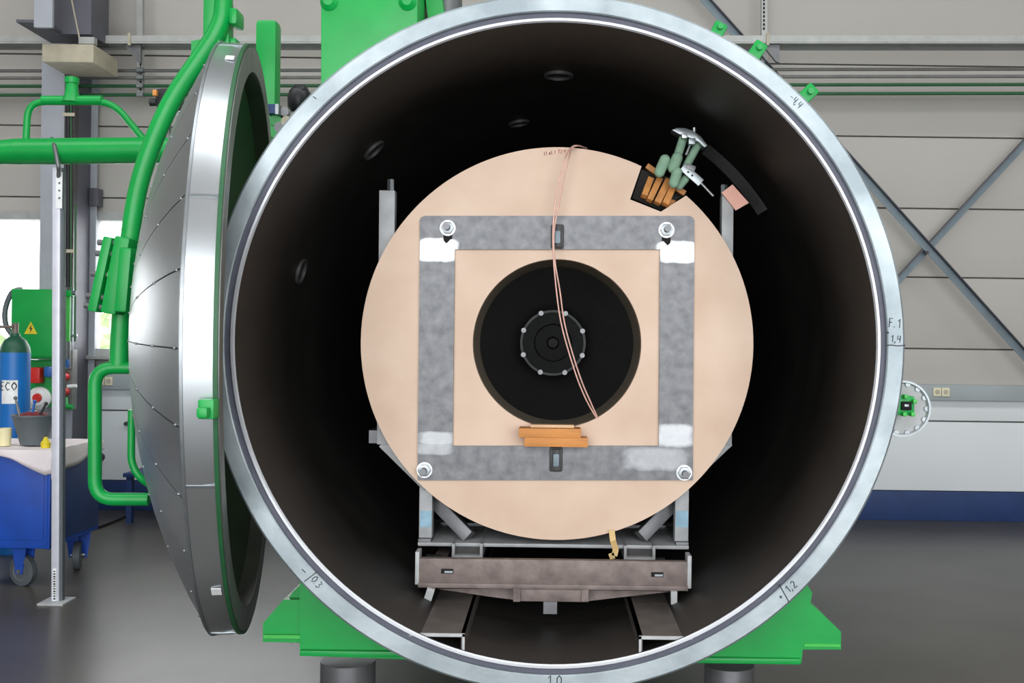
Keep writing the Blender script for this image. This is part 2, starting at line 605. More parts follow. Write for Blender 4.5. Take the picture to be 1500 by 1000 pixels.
# crane bracket on the column
b = MB()
b.fbox(50, -70, 77, 40, 7.2, .03)
cbk = b.build('crane_bracket', 'column', t, bev=.003)
MB().box(P(66, 44, 7.45) + V(0, .1, 0), (.2, .62, .02)).build('bracket_plate', 'darkshade', cbk)
MB().fbox(79, -70, 134, 50, 7.5, .3).build('corbel', 'darkshade', t, bev=.004)
t = thing('cable_duct', P(98, 420, 7.82), 'dark vertical cable duct with black cables on the grey column', 'duct')
MB().fbox(93, 150, 108, 420, 7.78, .06).build('backing', 'dsteel', t)
for k in range(3):
    MB().tube([P(96 + 4 * k, 95, 7.76), P(96 + 4 * k, 250, 7.765), P(96.5 + 3.6 * k, 425, 7.77)], .006, 8, 6).build('cable', 'black' if k < 2 else 'pipegreen', t)
for y in (165, 365):
    MB().fbox(92, y, 109, y + 5, 7.75, .01).build('clip', 'boxbeige', t)
# small green conduit with valve on the column
t = thing('service_pipe', P(98, 505, 7.75), 'light green service pipe with small valves beside the aluminium post', 'pipe')
MB().cyl(P(98, 430, 7.74), P(97, 512, 7.74), .027, 16).build('pipe', 'lgreen', t)
MB().cyl(P(111, 300, 7.76), P(110, 500, 7.76), .008, 10).build('thin_pipe', 'pipegreen', t)
MB().fbox(94, 425, 106, 434, 7.70, .05).build('valve_body', 'green', t, bev=.006)
MB().cyl(P(106, 429, 7.7), P(112, 429, 7.7), .018, 12).build('valve_knob', 'tub', t)
MB().cyl(P(104, 492, 7.7), P(113, 491, 7.7), .01, 10).build('valve_lever', 'zinc', t)
MB().cyl(P(98, 500, 7.73), P(98, 540, 7.73), .03, 16).build('filter_bowl', 'steel', t)

o = MB().fbox(130, 275, 143, 301, 8.2, .1).build('junction_can', 'darkshade', bev=.006)
tag(o, 'small dark grey box on the wall above the right window', 'box')
# wood-coloured junction box under the tray
t = thing('junction_box', P(100, 97, 7.5), 'beige box hanging below the cable tray on the grey column', 'box')
MB().fbox(61, 64, 137, 91, 7.4, .42).build('housing', 'boxbeige', t, bev=.01)
MB().fbox(94, 92, 138, 99, 7.55, .2).build('gland_plate', 'black', t, bev=.01)
MB().tube([P(101, -20, 7.5), P(110, 25, 7.5), P(118, 64, 7.5)], .006, 8, 4).build('cable', 'boxbeige', t)
MB().fbox(115, 54, 138, 64, 7.42, .05).build('bracket', 'tray', t)

# ---------------------------------------------------------------- switch cabinet and socket board on the wall
t = thing('switch_cabinet', P(48, 525, 7.55), 'green electrical cabinet with yellow warning triangle by the left window', 'electrical cabinet')
MB().fbox(16, 423, 80, 525, 7.5, .15).build('body', 'green', t, bev=.008)
MB().fbox(18, 426, 78, 522, 7.49, .012).build('door', 'green', t, bev=.003)
c = P(45, 482, 7.487)
tri = [c + V(0, 0, .055), c + V(-.048, 0, -.035), c + V(.048, 0, -.035)]
w = MB().prism(tri, V(0, .004, 0)).build('warning_sign', 'yellow', t)
MB().prism([c + V(.006, -.002, .034), c + V(-.012, -.002, .002), c + V(0, -.002, .002), c + V(-.006, -.002, -.026), c + V(.014, -.002, .008), c + V(.002, -.002, .008)], V(0, .002, 0)).build('lightning_mark', 'ink', w)
MB().tube([P(32, 424, 7.6), P(18, 428, 7.6), P(8, 452, 7.6), P(9, 476, 7.6), P(22, 496, 7.6)], .02, 8, 6).build('cable_loop', 'tub', t)
t = thing('socket_board', P(66, 590, 7.6), 'green socket board with red and blue sockets below the electrical cabinet', 'socket board')
MB().fbox(26, 527, 80, 596, 7.6, .2).build('board', 'green', t, bev=.006)
MB().fbox(42, 538, 58, 561, 7.52, .08).build('socket', 'red', t, bev=.01)
MB().fbox(64, 537, 72, 552, 7.53, .07).build('socket', 'bluep', t, bev=.008)
MB().lathe([(.0, -.05), (.05, -.05), (.085, -.02), (.085, 0), (0, 0)], P(59, 583, 7.59), (0, 1, 0), 24).build('plug_cover', 'white', t)
MB().lathe([(.0, -.07), (.03, -.07), (.035, -.04), (0, -.04)], P(60, 582, 7.59), (0, 1, 0), 16).build('plug', 'red', t)
t = thing('column_sockets', P(97, 600, 7.7), 'small strip of red and blue sockets right of the aluminium post', 'socket strip')
MB().fbox(88, 512, 106, 600, 7.75, .08).build('board', 'pipegrey', t, bev=.006)
for (x, y, m) in ((96, 551, 'red'), (96, 573, 'red')):
    MB().lathe([(0, -.06), (.028, -.06), (.034, -.02), (.034, 0), (0, 0)], P(x, y, 7.74), (0, 1, 0), 16).build('socket', m, t)
MB().fbox(92, 526, 100, 538, 7.7, .05).build('socket', 'bluep', t, bev=.006)
MB().cyl(P(99, 566, 7.68), P(112, 565, 7.68), .014, 12).build('plug', 'white', t)
MB().tube([P(95, 583, 7.7), P(97, 594, 7.68), P(107, 596, 7.68)], .02, 10, 4).build('green_hose', 'green', t)
for (x, y, r) in ((148, 669, 6), (187, 620, 3.5)):
    o = MB().lathe([(0, -.05), (r / F * 8.3 * .7, -.05), (r / F * 8.3, -.02), (r / F * 8.3, 0), (0, 0)], P(x, y, WY - .001), (0, 1, 0), 14).build('wall_fitting', 'dsteel')
    tag(o, 'larger round black fitting on the white wall behind the green handle' if r > 5 else 'tiny dark fitting on the white wall beside the dome edge', 'wall fitting')
# a blue bench behind the door and a cable on the floor
t = thing('blue_bench', P(216, 760, 7.9), 'blue bench mostly hidden behind the round door', 'bench')
a = P(206, 0, 7.8)
for dx in (0, .9):
    slab(a.x + dx - .02, a.x + dx + .02, 7.7, 7.75, 0, .35).build('leg', 'navy', t)
slab(a.x - .04, a.x + .95, 7.68, 8.2, .35, .38).build('seat', 'navy', t, bev=.005)
o = MB().tube([V(P(130, 0, 7.6).x, 7.55, .012), V(P(160, 0, 7.6).x, 7.45, .012), V(P(182, 0, 7.8).x, 7.7, .012), V(P(195, 0, 8).x, 8.1, .012)], .011, 8, 6).build('floor_cable', 'cable')
tag(o, 'black cable curving over the floor below the skirting', 'cable')

# ================================================================== the pressure vessel
D = 3.22                      # flange face
AX = P(813.7, 502.7, D)
OX, OZ = AX.x, AX.z
VB = 6.6                      # back of the chamber
ves = thing('pressure_vessel', (OX, 4.6, 0), 'large open pressure vessel with bright steel flange and black chamber', 'pressure vessel')
k = D / F
RI, RL, RG, RO = 470.5 * k, 476.8 * k, 485.5 * k, 512.5 * k
O = V(OX, D, OZ)
YD = V(0, 1, 0)
fl = MB().lathe([(RG, 0), (RG + .004, -.003), (RO - .008, -.003), (RO, .006), (RO, .12), (RL, .12), (RL, .03), (RG, .03)], O, YD, 160, close=True).build('flange', 'flange', ves)
MB().lathe([(RI + .002, 0), (RI + .004, -.003), (RL - .002, -.003), (RL, 0), (RL, .12), (RI, .12), (RI, .002)], O, YD, 160, close=True).build('sealing_lip', 'lip', ves)
MB().lathe([(RL, .012), (RG, .012), (RG, .03), (RL, .03)], O, YD, 160, close=True).build('gasket', 'gasket', ves)
MB().lathe([(RI - .0006, .005), (RI - .0006, VB - D), (RI * .8, VB - D + .22), (RI * .4, VB - D + .33), (0, VB - D + .36)], O, YD, 160).build('chamber_lining', 'inner', ves)
MB().lathe([(RI + .06, .12), (RI + .06, VB - D + .05), (RI * .8, VB - D + .3), (RI * .4, VB - D + .4), (0, VB - D + .43)], O, YD, 96).build('shell', 'green', ves)
# fan flange at the far end
fY = VB - .12
fr = 48 / F * fY
FO = P(810, 502, fY)
fp = MB().lathe([(0, .0), (fr * .1, 0), (fr * .12, .03), (fr * .55, .035), (fr * .58, .0), (fr * .92, .0), (fr, .012), (fr, .3), (0, .3)], FO, YD, 48).build('fan_flange', 'fan', ves)
MB().lathe([(fr * .93, -.008), (fr, -.008), (fr, .02), (fr * .93, .02)], FO, YD, 64, close=True).build('flange_ring', 'steel', fp)
MB().lathe([(0, -.03), (.03, -.03), (.04, 0), (0, 0)], FO, YD, 16).build('hub', 'dsteel', fp)
for i in range(8):
    a = PI / 8 + i * PI / 4
    c = FO + V(math.cos(a), 0, math.sin(a)) * fr * .97
    MB().cyl(c + V(0, -.03, 0), c, .016, 8).build('bolt', 'bright', fp)
# ports in the chamber wall; the deepest one is added for a highlight smudge
for (a, Yp, r) in ((90, 3.845, .055), (134, 3.89, .05), (165, 3.9, .05), (100, 4.62, .05)):
    a = math.radians(a)
    e = V(math.cos(a), 0, math.sin(a))
    c = V(OX, Yp, OZ) + e * (RI - .012)
    MB().lathe([(r, .014), (r, 0), (r - .008, 0), (r - .008, .03), (0, .03)], c, e, 28).build('port', 'dsteel', ves)
# reflecting guide strip on the upper right of the chamber
a0, a1 = math.radians(-53), math.radians(-33)
MB().lathe([(RI - .004, 0), (RI - .045, .02), (RI - .045, .03), (RI - .004, .16)], V(OX, 4.1, OZ), YD, 24, a0, a1, u=(1, 0, 0), close=True) \
    .build('guide_strip', 'inner', ves)
# rails on the chamber bottom
zr = .478
for s_, x0, x1 in ((-1, 600, 681), (1, 936, 1014)):
    xa, xb = P(x0, 925, 3.236).x, P(x1, 925, 3.236).x
    r_ = MB()
    slab(xa, xb, 3.236, VB - .1, zr - .012, zr, r_)
    xi = xb if s_ < 0 else xa
    slab(min(xi, xi + s_ * .012), max(xi, xi + s_ * .012), 3.236, VB - .1, .40, zr, r_)
    rl = r_.build('rail', 'rail', ves)
    e = MB()
    slab(xa, xb, 3.231, 3.236, zr - .009, zr + .001, e)
    slab(min(xi, xi + s_ * .008), max(xi, xi + s_ * .008), 3.231, 3.236, .42, zr, e)
    e.build('cut_edge', 'lsteel', rl)


# saddle supports and legs
def saddle(pts, Y, th):
    return MB().prism([P(x, y, Y) for x, y in pts], V(0, th, 0))


SY = 3.5


def shell_arc(pa, pb, Y, n=14):
    c = V(OX, Y, OZ)
    a, b_ = P(*pa, Y) - c, P(*pb, Y) - c
    t0, t1 = math.atan2(a.z, a.x), math.atan2(b_.z, b_.x)
    r = RI + .058
    return [c + V(math.cos(t0 + (t1 - t0) * i / n) * r, 0, math.sin(t0 + (t1 - t0) * i / n) * r) for i in range(n + 1)]


def arc_plate(pts, pa, pb, Y, th):
    return MB().prism([P(x, y, Y) for x, y in pts] + shell_arc(pa, pb, Y), V(0, th, 0))


arc_plate([(439, 845), (439, 960), (640, 967)], (640, 967), (445, 800), SY, .05).build('saddle', 'green', ves)
wl = saddle([(439, 878), (415, 878), (385, 913), (385, 940), (441, 941)], SY + .02, .3).build('saddle_foot', 'green', ves)
saddle([(450, 846), (428, 868), (420, 880), (450, 880)], SY + .05, .2).build('rib', 'green', wl)
MB().fbox(386, 930, 439, 935, SY + .005, .02).build('weld_seam', 'lgreen', wl)
MB().fbox(439, 954, 640, 962, SY - .02, .3).build('base_plate', 'green', ves, bev=.003)
arc_plate([(990, 971), (1174, 971), (1176, 951), (1232, 951), (1232, 925), (1195, 890), (1187, 884), (1190, 868), (1180, 852)], (1180, 800), (990, 971), SY, .05).build('saddle', 'green', ves)
wr = saddle([(1180, 880), (1195, 890), (1232, 925), (1232, 951), (1176, 951)], SY + .02, .3).build('saddle_foot', 'green', ves)
MB().fbox(1178, 943, 1231, 947, SY - .004, .02).build('weld_seam', 'lgreen', wr)
MB().fbox(985, 964, 1173, 972, SY - .02, .3).build('base_plate', 'green', ves, bev=.003)
for (x, y, r) in ((510, 966, 40), (1068, 972, 36)):
    p = P(x, y, SY + .14)
    lg = MB().cyl(p, V(p.x, p.y, 0.02), r / F * (SY + .14), 28).build('leg', 'steel', ves)
    MB().cyl(V(p.x, p.y, .02), V(p.x, p.y, 0), r / F * (SY + .14) * 1.7, 28).build('foot_plate', 'steel', lg)
# big green plate on top and its neighbours
pl = arc_plate([(470, -90), (612, -90)], (612, 81), (470, 185), 3.42, .3).build('hinge_bracket', 'green', ves, bev=.006)
for x in (482, 597):
    MB().lathe([(0, -.02), (.016, -.02), (.03, -.004), (.03, 0), (0, 0)], P(x, 3, 3.42), YD, 12).build('bolt', 'green', pl)
arc_plate([(612, -90), (634, -90)], (640, 30), (612, 40), 3.6, .1).build('stiffener', 'green', pl)
MB().cyl(P(655, -60, 3.75), P(655, 40, 3.75), .055, 24).build('vent_pipe', 'steel', ves)
for (x, y, r) in ((1110, 73, 10), (1053, 43, 8), (1184, 137, 11)):
    c = P(x, y, 3.4)
    e = (c - V(OX, 3.4, OZ)).normalized()
    b = MB().bar(c - e * .08, c + e * r / F * 3.4, .045, .05).build('clamp_lug', 'green', ves, bev=.008)
    MB().cyl(c + V(0, -.04, 0), c + V(0, -.02, 0), .01, 10).build('bolt', 'green', b)
# round guard plate with scalloped rim, on a green bracket
c = P(1321, 598, 3.62)
hw = MB().lathe([(0, .004), (.088, .004), (.092, -.008), (.097, -.008), (.098, 0), (.098, .012), (0, .012)], c, YD, 64).build('guard_plate', 'lsteel', ves)
MB().lathe([(.092, -.012), (.099, -.012), (.099, .006), (.092, .006)], c, YD, 64, close=True).build('bright_rim', 'zinc', hw)
for i in range(14):
    a = 2 * PI * i / 14
    q = c + V(math.cos(a), 0, math.sin(a)) * .088
    MB().cyl(q + V(0, -.004, 0), q + V(0, .006, 0), .009, 10).build('scallop', 'zinc', hw)
b = MB().fbox(1296, 580, 1340, 608, 3.52, .1).build('guard_bracket', 'green', ves, bev=.006)
MB().fbox(1321, 588, 1336, 601, 3.51, .012).build('slot', 'hole', b, bev=.004)
MB().fbox(1325, 592, 1332, 596, 3.505, .012).build('pin', 'zinc', b, bev=.002)
for (x, y) in ((1328, 581), (1341, 588), (1326, 607), (1338, 607)):
    MB().fbox(x - 3, y - 3, x + 3, y + 3, 3.5, .03).build('bolt', 'lgreen', b, bev=.003)
# upper left fittings on the vessel
po = MB().fbox(372, 27, 404, 196, 5.4, .12).build('hinge_pillar', 'green', ves, bev=.03)
MB().fbox(386, 196, 402, 260, 5.42, .1).build('pillar_foot', 'green', ves, bev=.008)
MB().bar(P(392, 250, 5.47), V(OX - .8, 5.47, OZ + .75), .07, .07).build('pillar_bracket', 'green', ves)
MB().fbox(391, 152, 404, 166, 5.3, .1).build('sensor_box', 'navy', ves, bev=.004)
MB().fbox(403, 152, 408, 167, 5.3, .1).build('sensor_clip', 'zinc', ves)
for (x, y, m, r) in ((404, 176, 'green', .03), (409, 186, 'steel', .028), (416, 163, 'steel', .024), (402, 193, 'green', .03), (420, 178, 'boxbeige', .03)):
    MB().cyl(P(x, y, 5.35), P(x + 3, y + 4, 5.5), r, 12).build('hose_fitting', m, ves)
ac = MB().lathe([(0, -.06), (.03, -.06), (.045, -.04), (.05, 0), (.045, .035), (.03, .055), (0, .055)], P(438, 146, 4.5), (.08, 0, 1), 20).build('actuator', 'black', ves)
MB().fbox(430, 123, 446, 131, 4.46, .08).build('actuator_cap', 'black', ac, bev=.005)
MB().tube([P(440, 155, 4.52), V(OX - .74, 4.55, OZ + .78)], .03, 12).build('actuator_stem', 'steel', ac)

# handwritten marks on the flange
for (tx, x, y, h, a, w) in (('-', 445, 836, 15, 40, .0032), ('|', 455, 845, 16, 52, .003), ('0.3', 464, 852, 11, 52, .0028), ('+', 1144, 874, 10, -38, .003), ('|', 1149, 868, 22, -30, .003),
                         ('1,2', 1158, 859, 11, -40, .003), ('F.1', 1311, 473, 13, 4, .003), ('+', 1301, 487, 8, 0, .003), ('1,4', 1312, 496, 10, 4, .003),
                         ('4,4', 1168, 150, 10, 45, .0026), ('-', 1160, 142, 8, 40, .0022), ('1.0', 812, 996, 14, 0, .003), ('-', 461, 143, 12, 35, .003)):
    writing(tx, x, y, D - .0035, h, math.radians(a), 'marking', 'ink', fl, w, .48 if len(tx) > 1 else .6)
MB().tube([P(1299, 505.5, D - .003), P(1306, 505, D - .003), P(1314, 506.5, D - .003), P(1326, 505.5, D - .003)], .0018, 6).build('marking', 'ink', fl)

# ================================================================== trolley in the chamber
TY = 3.64
tr = thing('test_trolley', (OX, 4.0, zr), 'low rusty steel trolley standing on the chamber rails', 'trolley')
bm_ = MB().fbox(608, 820, 1010, 858, TY, .012).build('front_beam', 'rust', tr, bev=.004)
MB().fbox(612, 856, 1008, 863, TY - .006, .12).build('beam_flange', 'rust', bm_, bev=.002)
MB().fbox(612, 821, 1008, 825, TY + .012, .04).build('beam_flange', 'rust', bm_, bev=.002)
for x in (608, 1007):
    MB().fbox(x, 808 + (6 if x > 900 else 0), x + 6, 856 + (6 if x > 900 else 0), TY - .004, .07).build('end_plate', 'lsteel', tr, bev=.002)
for x, y in ((655, 836), (963, 841)):
    sl = MB().fbox(x - 9, y - 3, x + 9, y + 4, TY - .004, .008).build('slot', 'hole', bm_, bev=.002)
    MB().fbox(x - 4, y, x + 8, y + 3, TY - .006, .004).build('slot_edge', 'zinc', sl)
for x0, x1, y0, y1 in ((662, 707, 796, 817), (914, 960, 799, 820)):
    th = 4
    UCY = 3.885
    u_ = MB().fbox(x0, y0, x0 + th, y1, UCY, .4)
    u_.fbox(x1 - th, y0, x1, y1, UCY, .4)
    u_.fbox(x0 + th, y1 - th, x1 - th, y1, UCY, .4)
    ch = u_.build('fork_channel', 'lsteel', tr)
    MB().fbox(x0 + th, y0 + 3, x1 - th, y1 - th, UCY + .03, .004).build('channel_shade', 'dsteel', ch)  # dark sheet for the shade inside the open channel
pz0, pz1 = .607, .633
xa, xb = P(612, 800, 3.91).x, P(1009, 800, 3.91).x
b = MB()
slab(xa, xb, 3.905, 4.27, pz0 + .012, pz1, b)
MBx = b.build('base_frame', 'lsteel', tr, bev=.003)
for (x0, x1, y0, y1) in ((xa, xa + .05, 3.91, 4.27), (xb - .05, xb, 3.91, 4.27), (xa, xb, 4.27, 4.35)):
    slab(x0, x1, y0, y1, pz0 + .012, pz1 + .012).build('base_bar', 'steel', tr, bev=.003)
cb_ = MB().fbox(752, 863, 862, 881, TY + .01, .1).build('coupling_plate', 'rust', tr, bev=.002)
for x in (752, 852):
    MB().fbox(x, 862, x + 10, 881, TY, .012).build('coupling_tab', 'rust', cb_)
MB().fbox(796, 881, 816, 899, TY + .03, .02).build('coupling_pin', 'steel', cb_)
for pts in ([(640, 862), (752, 862), (752, 878), (720, 874)], [(862, 864), (985, 866), (905, 875), (862, 880)]):
    saddle(pts, TY + .08, .02).build('web_plate', 'rust', tr)
MB().bar(P(632, 861, TY - .02), P(626, 880, TY - .02), 11 / F * TY, .02).build('guide_tab', 'lsteel', tr)
MB().bar(P(987, 865, TY - .02), P(987, 884, TY - .02), 9 / F * TY, .02).build('guide_tab', 'lsteel', tr)
for x in (645, 975):
    for y in (3.95, 4.7):
        xx = P(x, 0, 3.9).x
        MB().cyl(V(xx - .03, y, zr + .05), V(xx + .03, y, zr + .05), .05, 20).build('wheel', 'dsteel', tr)
for x in (655, 962):
    xx = P(x, 0, 3.9).x
    slab(xx - .025, xx + .025, TY + .02, 4.8, zr + .05, .575).build('side_member', 'rust', tr)
# upright frame behind the disc
UY = 3.94
for s_, ux0, ux1, top, lx, px0, px1, dpt in ((-1, 557, 580, 280, 553, 614, 633, ((555, 652), (620, 716))), (1, 1056, 1073, 288, 1074, 989, 1009, ((1073, 650), (1004, 716)))):
    up = MB().bar(P((ux0 + ux1) / 2, top, UY), P((lx + (12 if s_ < 0 else -12)), 650, UY), (ux1 - ux0) / F * UY, .05).build('upright', 'lsteel', tr, bev=.003)
    bo = MB().cyl(P((ux0 + ux1) / 2 + 4 * -s_, top, UY + .02), P((ux0 + ux1) / 2 + 4 * -s_, top - 17, UY + .02), .014, 6).build('bolt', 'zinc', up)
    if s_ < 0:
        MB().fbox(558, 281, 571, 287, UY - .002, .004).build('paint_mark', 'bluemark', up)
    MB().bar(P(dpt[0][0] - s_ * 8, dpt[0][1] - 6, UY + .01), P(dpt[1][0] - s_ * 8, dpt[1][1] - 6, UY + .01), .05, .05).build('diagonal_bar', 'lsteel', tr, bev=.003)
    po = MB().fbox(px0, 690, px1, 797, UY, .06).build('post', 'lsteel', tr, bev=.003)
    MB().fbox(px0 + 1, 748, px1 - 1, 772, UY - .003, .004).build('paint_mark', 'bluemark', po)
    g0, g1 = ((630, 726), (688, 786)) if s_ < 0 else ((992, 730), (938, 786))
    MB().bar(P(*g0, UY + .1), P(*g1, UY + .02), .05, .05).build('gusset', 'steel', tr, bev=.003)
    slab(P(lx, 0, UY).x - .02, P(lx, 0, UY).x + .02, UY + .05, 4.35, 1.0, 1.05).build('side_bar', 'steel', tr)

# ---------------------------------------------------------------- plywood disc
DY = 3.86
dc = P(816, 503, DY)
pm = F / DY
disc = thing('plywood_disc', dc - V(0, 0, .74), 'large round plywood disc with a bore and a notch', 'disc')
rD, rB = 287.5 / pm, 123.5 / pm
notch = [(940, 243), (923, 292), (968, 310), (1008, 283)]
ang = []
for x, y in notch:
    p = P(x, y, DY) - dc
    ang.append((math.atan2(p.z, p.x), math.hypot(p.x, p.z)))
ang.sort()
lo_, hi_ = ang[0][0], ang[-1][0]
outer = []
N = 220
for i in range(N + 1):
    t = hi_ + (lo_ + 2 * PI - hi_) * i / N
    outer.append((t, rD))
outer += [(a + 2 * PI, r) for a, r in ang[1:-1]]
n = len(outer)
b = MB()
vs = []
DT = .04
for t, r in outer:
    c_, s_ = math.cos(t), math.sin(t)
    vs += [dc + V(c_ * r, 0, s_ * r), dc + V(c_ * r, DT, s_ * r), dc + V(c_ * rB, DT, s_ * rB), dc + V(c_ * rB, 0, s_ * rB)]
fs = []
for i in range(n):
    j = (i + 1) % n
    for q in range(4):
        fs.append((i * 4 + q, j * 4 + q, j * 4 + (q + 1) % 4, i * 4 + (q + 1) % 4))
b.add(vs, fs).build('board', 'ply', disc)
MB().lathe([(rB + .001, .03), (rB + .012, .03), (rB + .012, .40), (rB + .001, .40)], dc, YD, 96, close=True).build('bore_tube', 'bore', disc)
for (tx, x, y, h, m) in (('I', 798, 225, 5, 'brownink'), ('I', 801, 224.5, 5.5, 'brownink'), ('x', 806, 224, 5, 'brownink'), ('L', 809.5, 223, 5, 'brownink'), ('I', 813.5, 222.5, 4.5, 'brownink'),
                         ('T', 819.5, 222, 5, 'redink'), ('2', 823, 222, 5, 'redink'), ('V', 828, 221.5, 5, 'redink')):
    writing(tx, x, y, DY - .0015, h, 0, 'marking', m, disc, .0024)

# ---------------------------------------------------------------- steel square frame on the disc
FY = DY - .014
fr_ = thing('steel_clamping_frame', P(815, 703, FY), 'square flat steel frame bolted onto the plywood disc', 'frame')


def frame_mat():
    """mill-scale flat bar with bright ground patches over the corner welds"""
    m = mat('flat_bar_steel', (120, 121, 124), .46, .5, .12, 26, .05, 90, var2=(98, 99, 103))
    nt = m.node_tree
    N = nt.nodes.new
    b = nt.nodes['Principled BSDF']
    base = b.inputs['Base Color'].links[0].from_socket
    tc = N('ShaderNodeTexCoord')
    no = N('ShaderNodeTexNoise')
    no.inputs['Scale'].default_value = 22
    no.inputs['Detail'].default_value = 4
    nt.links.new(tc.outputs['Object'], no.inputs['Vector'])
    mask = None
    o_ = WL[fr_.name]
    for (x, y, hx, hy, k_) in ((640, 366, 30, 17, 1.), (992, 369, 30, 16, 1.), (640, 642, 28, 10, .4), (988, 638, 28, 17, .5),
                              (960, 672, 46, 17, .28), (636, 657, 28, 9, .3)):
        c = P(x, y, FY) - o_
        sub = N('ShaderNodeVectorMath')
        sub.operation = 'SUBTRACT'
        sub.inputs[1].default_value = c
        nt.links.new(tc.outputs['Object'], sub.inputs[0])
        mul = N('ShaderNodeVectorMath')
        mul.operation = 'MULTIPLY'
        mul.inputs[1].default_value = (F / FY / hx, 0, F / FY / hy)
        nt.links.new(sub.outputs[0], mul.inputs[0])
        sx = N('ShaderNodeSeparateXYZ')
        nt.links.new(mul.outputs[0], sx.inputs[0])
        ab = []
        for q in ('X', 'Z'):
            p4 = N('ShaderNodeMath')
            p4.operation = 'POWER'
            p4.inputs[1].default_value = 4
            a = N('ShaderNodeMath')
            a.operation = 'ABSOLUTE'
            nt.links.new(sx.outputs[q], a.inputs[0])
            nt.links.new(a.outputs[0], p4.inputs[0])
            ab.append(p4)
        ad = N('ShaderNodeMath')
        ad.operation = 'ADD'
        nt.links.new(ab[0].outputs[0], ad.inputs[0])
        nt.links.new(ab[1].outputs[0], ad.inputs[1])
        a2 = N('ShaderNodeMath')
        a2.operation = 'MULTIPLY_ADD'
        a2.inputs[1].default_value = 1.6
        nt.links.new(no.outputs['Fac'], a2.inputs[0])
        nt.links.new(ad.outputs[0], a2.inputs[2])
        mr = N('ShaderNodeMapRange')
        mr.inputs['From Min'].default_value = 1.1
        mr.inputs['From Max'].default_value = 2.15
        mr.inputs['To Min'].default_value = k_
        mr.inputs['To Max'].default_value = 0
        nt.links.new(a2.outputs[0], mr.inputs['Value'])
        if mask is None:
            mask = mr.outputs[0]
        else:
            mx = N('ShaderNodeMath')
            mx.operation = 'MAXIMUM'
            nt.links.new(mask, mx.inputs[0])
            nt.links.new(mr.outputs[0], mx.inputs[1])
            mask = mx.outputs[0]
    mix = N('ShaderNodeMix')
    mix.data_type = 'RGBA'
    nt.links.new(mask, mix.inputs['Factor'])
    nt.links.new(base, mix.inputs['A'])
    mix.inputs['B'].default_value = (lin(222), lin(226), lin(230), 1)
    nt.links.new(mix.outputs['Result'], b.inputs['Base Color'])
    rr_ = N('ShaderNodeMapRange')
    rr_.inputs['To Min'].default_value = .46
    rr_.inputs['To Max'].default_value = .3
    nt.links.new(mask, rr_.inputs['Value'])
    nt.links.new(rr_.outputs[0], b.inputs['Roughness'])
    return m


M['bar'] = frame_mat()


def rr(x0, y0, x1, y1, tl=0, tr_=0):
    pts = []
    if tl:
        pts += [(x0, y0 + tl), (x0 + tl * .3, y0 + tl * .3), (x0 + tl, y0)]
    else:
        pts += [(x0, y0)]
    if tr_:
        pts += [(x1 - tr_, y0), (x1 - tr_ * .3, y0 + tr_ * .3), (x1, y0 + tr_)]
    else:
        pts += [(x1, y0)]
    return pts + [(x1, y1), (x0, y1)]


T_ = V(0, .014, 0)
MB().prism([P(x, y, FY) for x, y in rr(615, 316, 1017, 365, 7, 7)], T_).build('top_bar', 'bar', fr_)
MB().prism([P(x, y, FY) for x, y in rr(612, 653, 1015, 703)], T_).build('bottom_bar', 'bar', fr_)
MB().prism([P(x, y, FY) for x, y in ((615, 365), (666, 365), (663, 653), (612, 653))], T_).build('side_bar', 'bar', fr_)
MB().prism([P(x, y, FY) for x, y in ((967, 365), (1017, 365), (1015, 653), (965, 653))], T_).build('side_bar', 'bar', fr_)
for (x, y, dx, dy, slot) in ((656, 334, 0, -2, 1), (976, 337, 3, -3, 1), (622, 688, 1, 1, 0), (1002, 692, 1, 1, 0)):
    if slot:
        MB().fbox(x - 6.5, y, x + 6.5, y + 16, FY - .0012, .002).build('slot', 'hole', fr_, bev=.0005)
        MB().cyl(P(x, y + 16, FY - .0012), P(x, y + 16, FY + .0005), 6.5 / F * FY, 16).build('slot', 'hole', fr_)
    c = P(x, y, FY)
    bo = MB().cyl(c, c + V(0, -.06, 0), .0125, 18).build('threaded_bolt', 'steel', fr_)
    MB().cyl(c, c + V(0, -.005, 0), 11.5 / F * FY, 28).build('washer', 'bright', bo)
    MB().cyl(c + V(0, -.005, 0), c + V(0, -.026, 0), 9.5 / F * FY, 6).build('nut', 'zinc', bo, bev=.001)
for (x, y, h) in ((816, 346, 36), (814, 673, 36)):
    lu = MB().fbox(x - 9, y - h / 2, x + 10, y + h / 2, FY - .016, .016).build('clamp_block', 'dsteel', fr_, bev=.009)
    nb = MB().cyl(P(x + 1, y - h * .42, FY - .024), P(x + 1, y + h * .42, FY - .024), .018, 6).build('clamp_bolt', 'steel', lu, bev=.001)
    MB().fbox(x - 3.5, y - 8, x + 5, y + 10, FY - .044, .006).build('bolt_glint', 'brace', nb, bev=.001)  # bluish highlight on the bolt, made as a coloured plate

# wooden blocks on the lower bar
for (x0, y0, x1, y1, Y, m, lab) in ((760, 627.5, 851, 641, 3.77, 'wood', 'upper orange wooden block lying on another below the bore'),
                                   (768, 641, 861, 654.5, 3.772, 'wood', 'lower orange wooden block lying on the steel frame'),
                                   (777, 622, 841, 628, 3.81, 'palewood', 'thin pale wooden strip behind the two orange blocks')):
    o = MB().fbox(x0, y0, x1, y1, Y, .085 if m == 'wood' else .05).build('wooden_block', m, bev=.002)
    tag(o, lab, 'wooden block', 'wooden blocks below the bore')

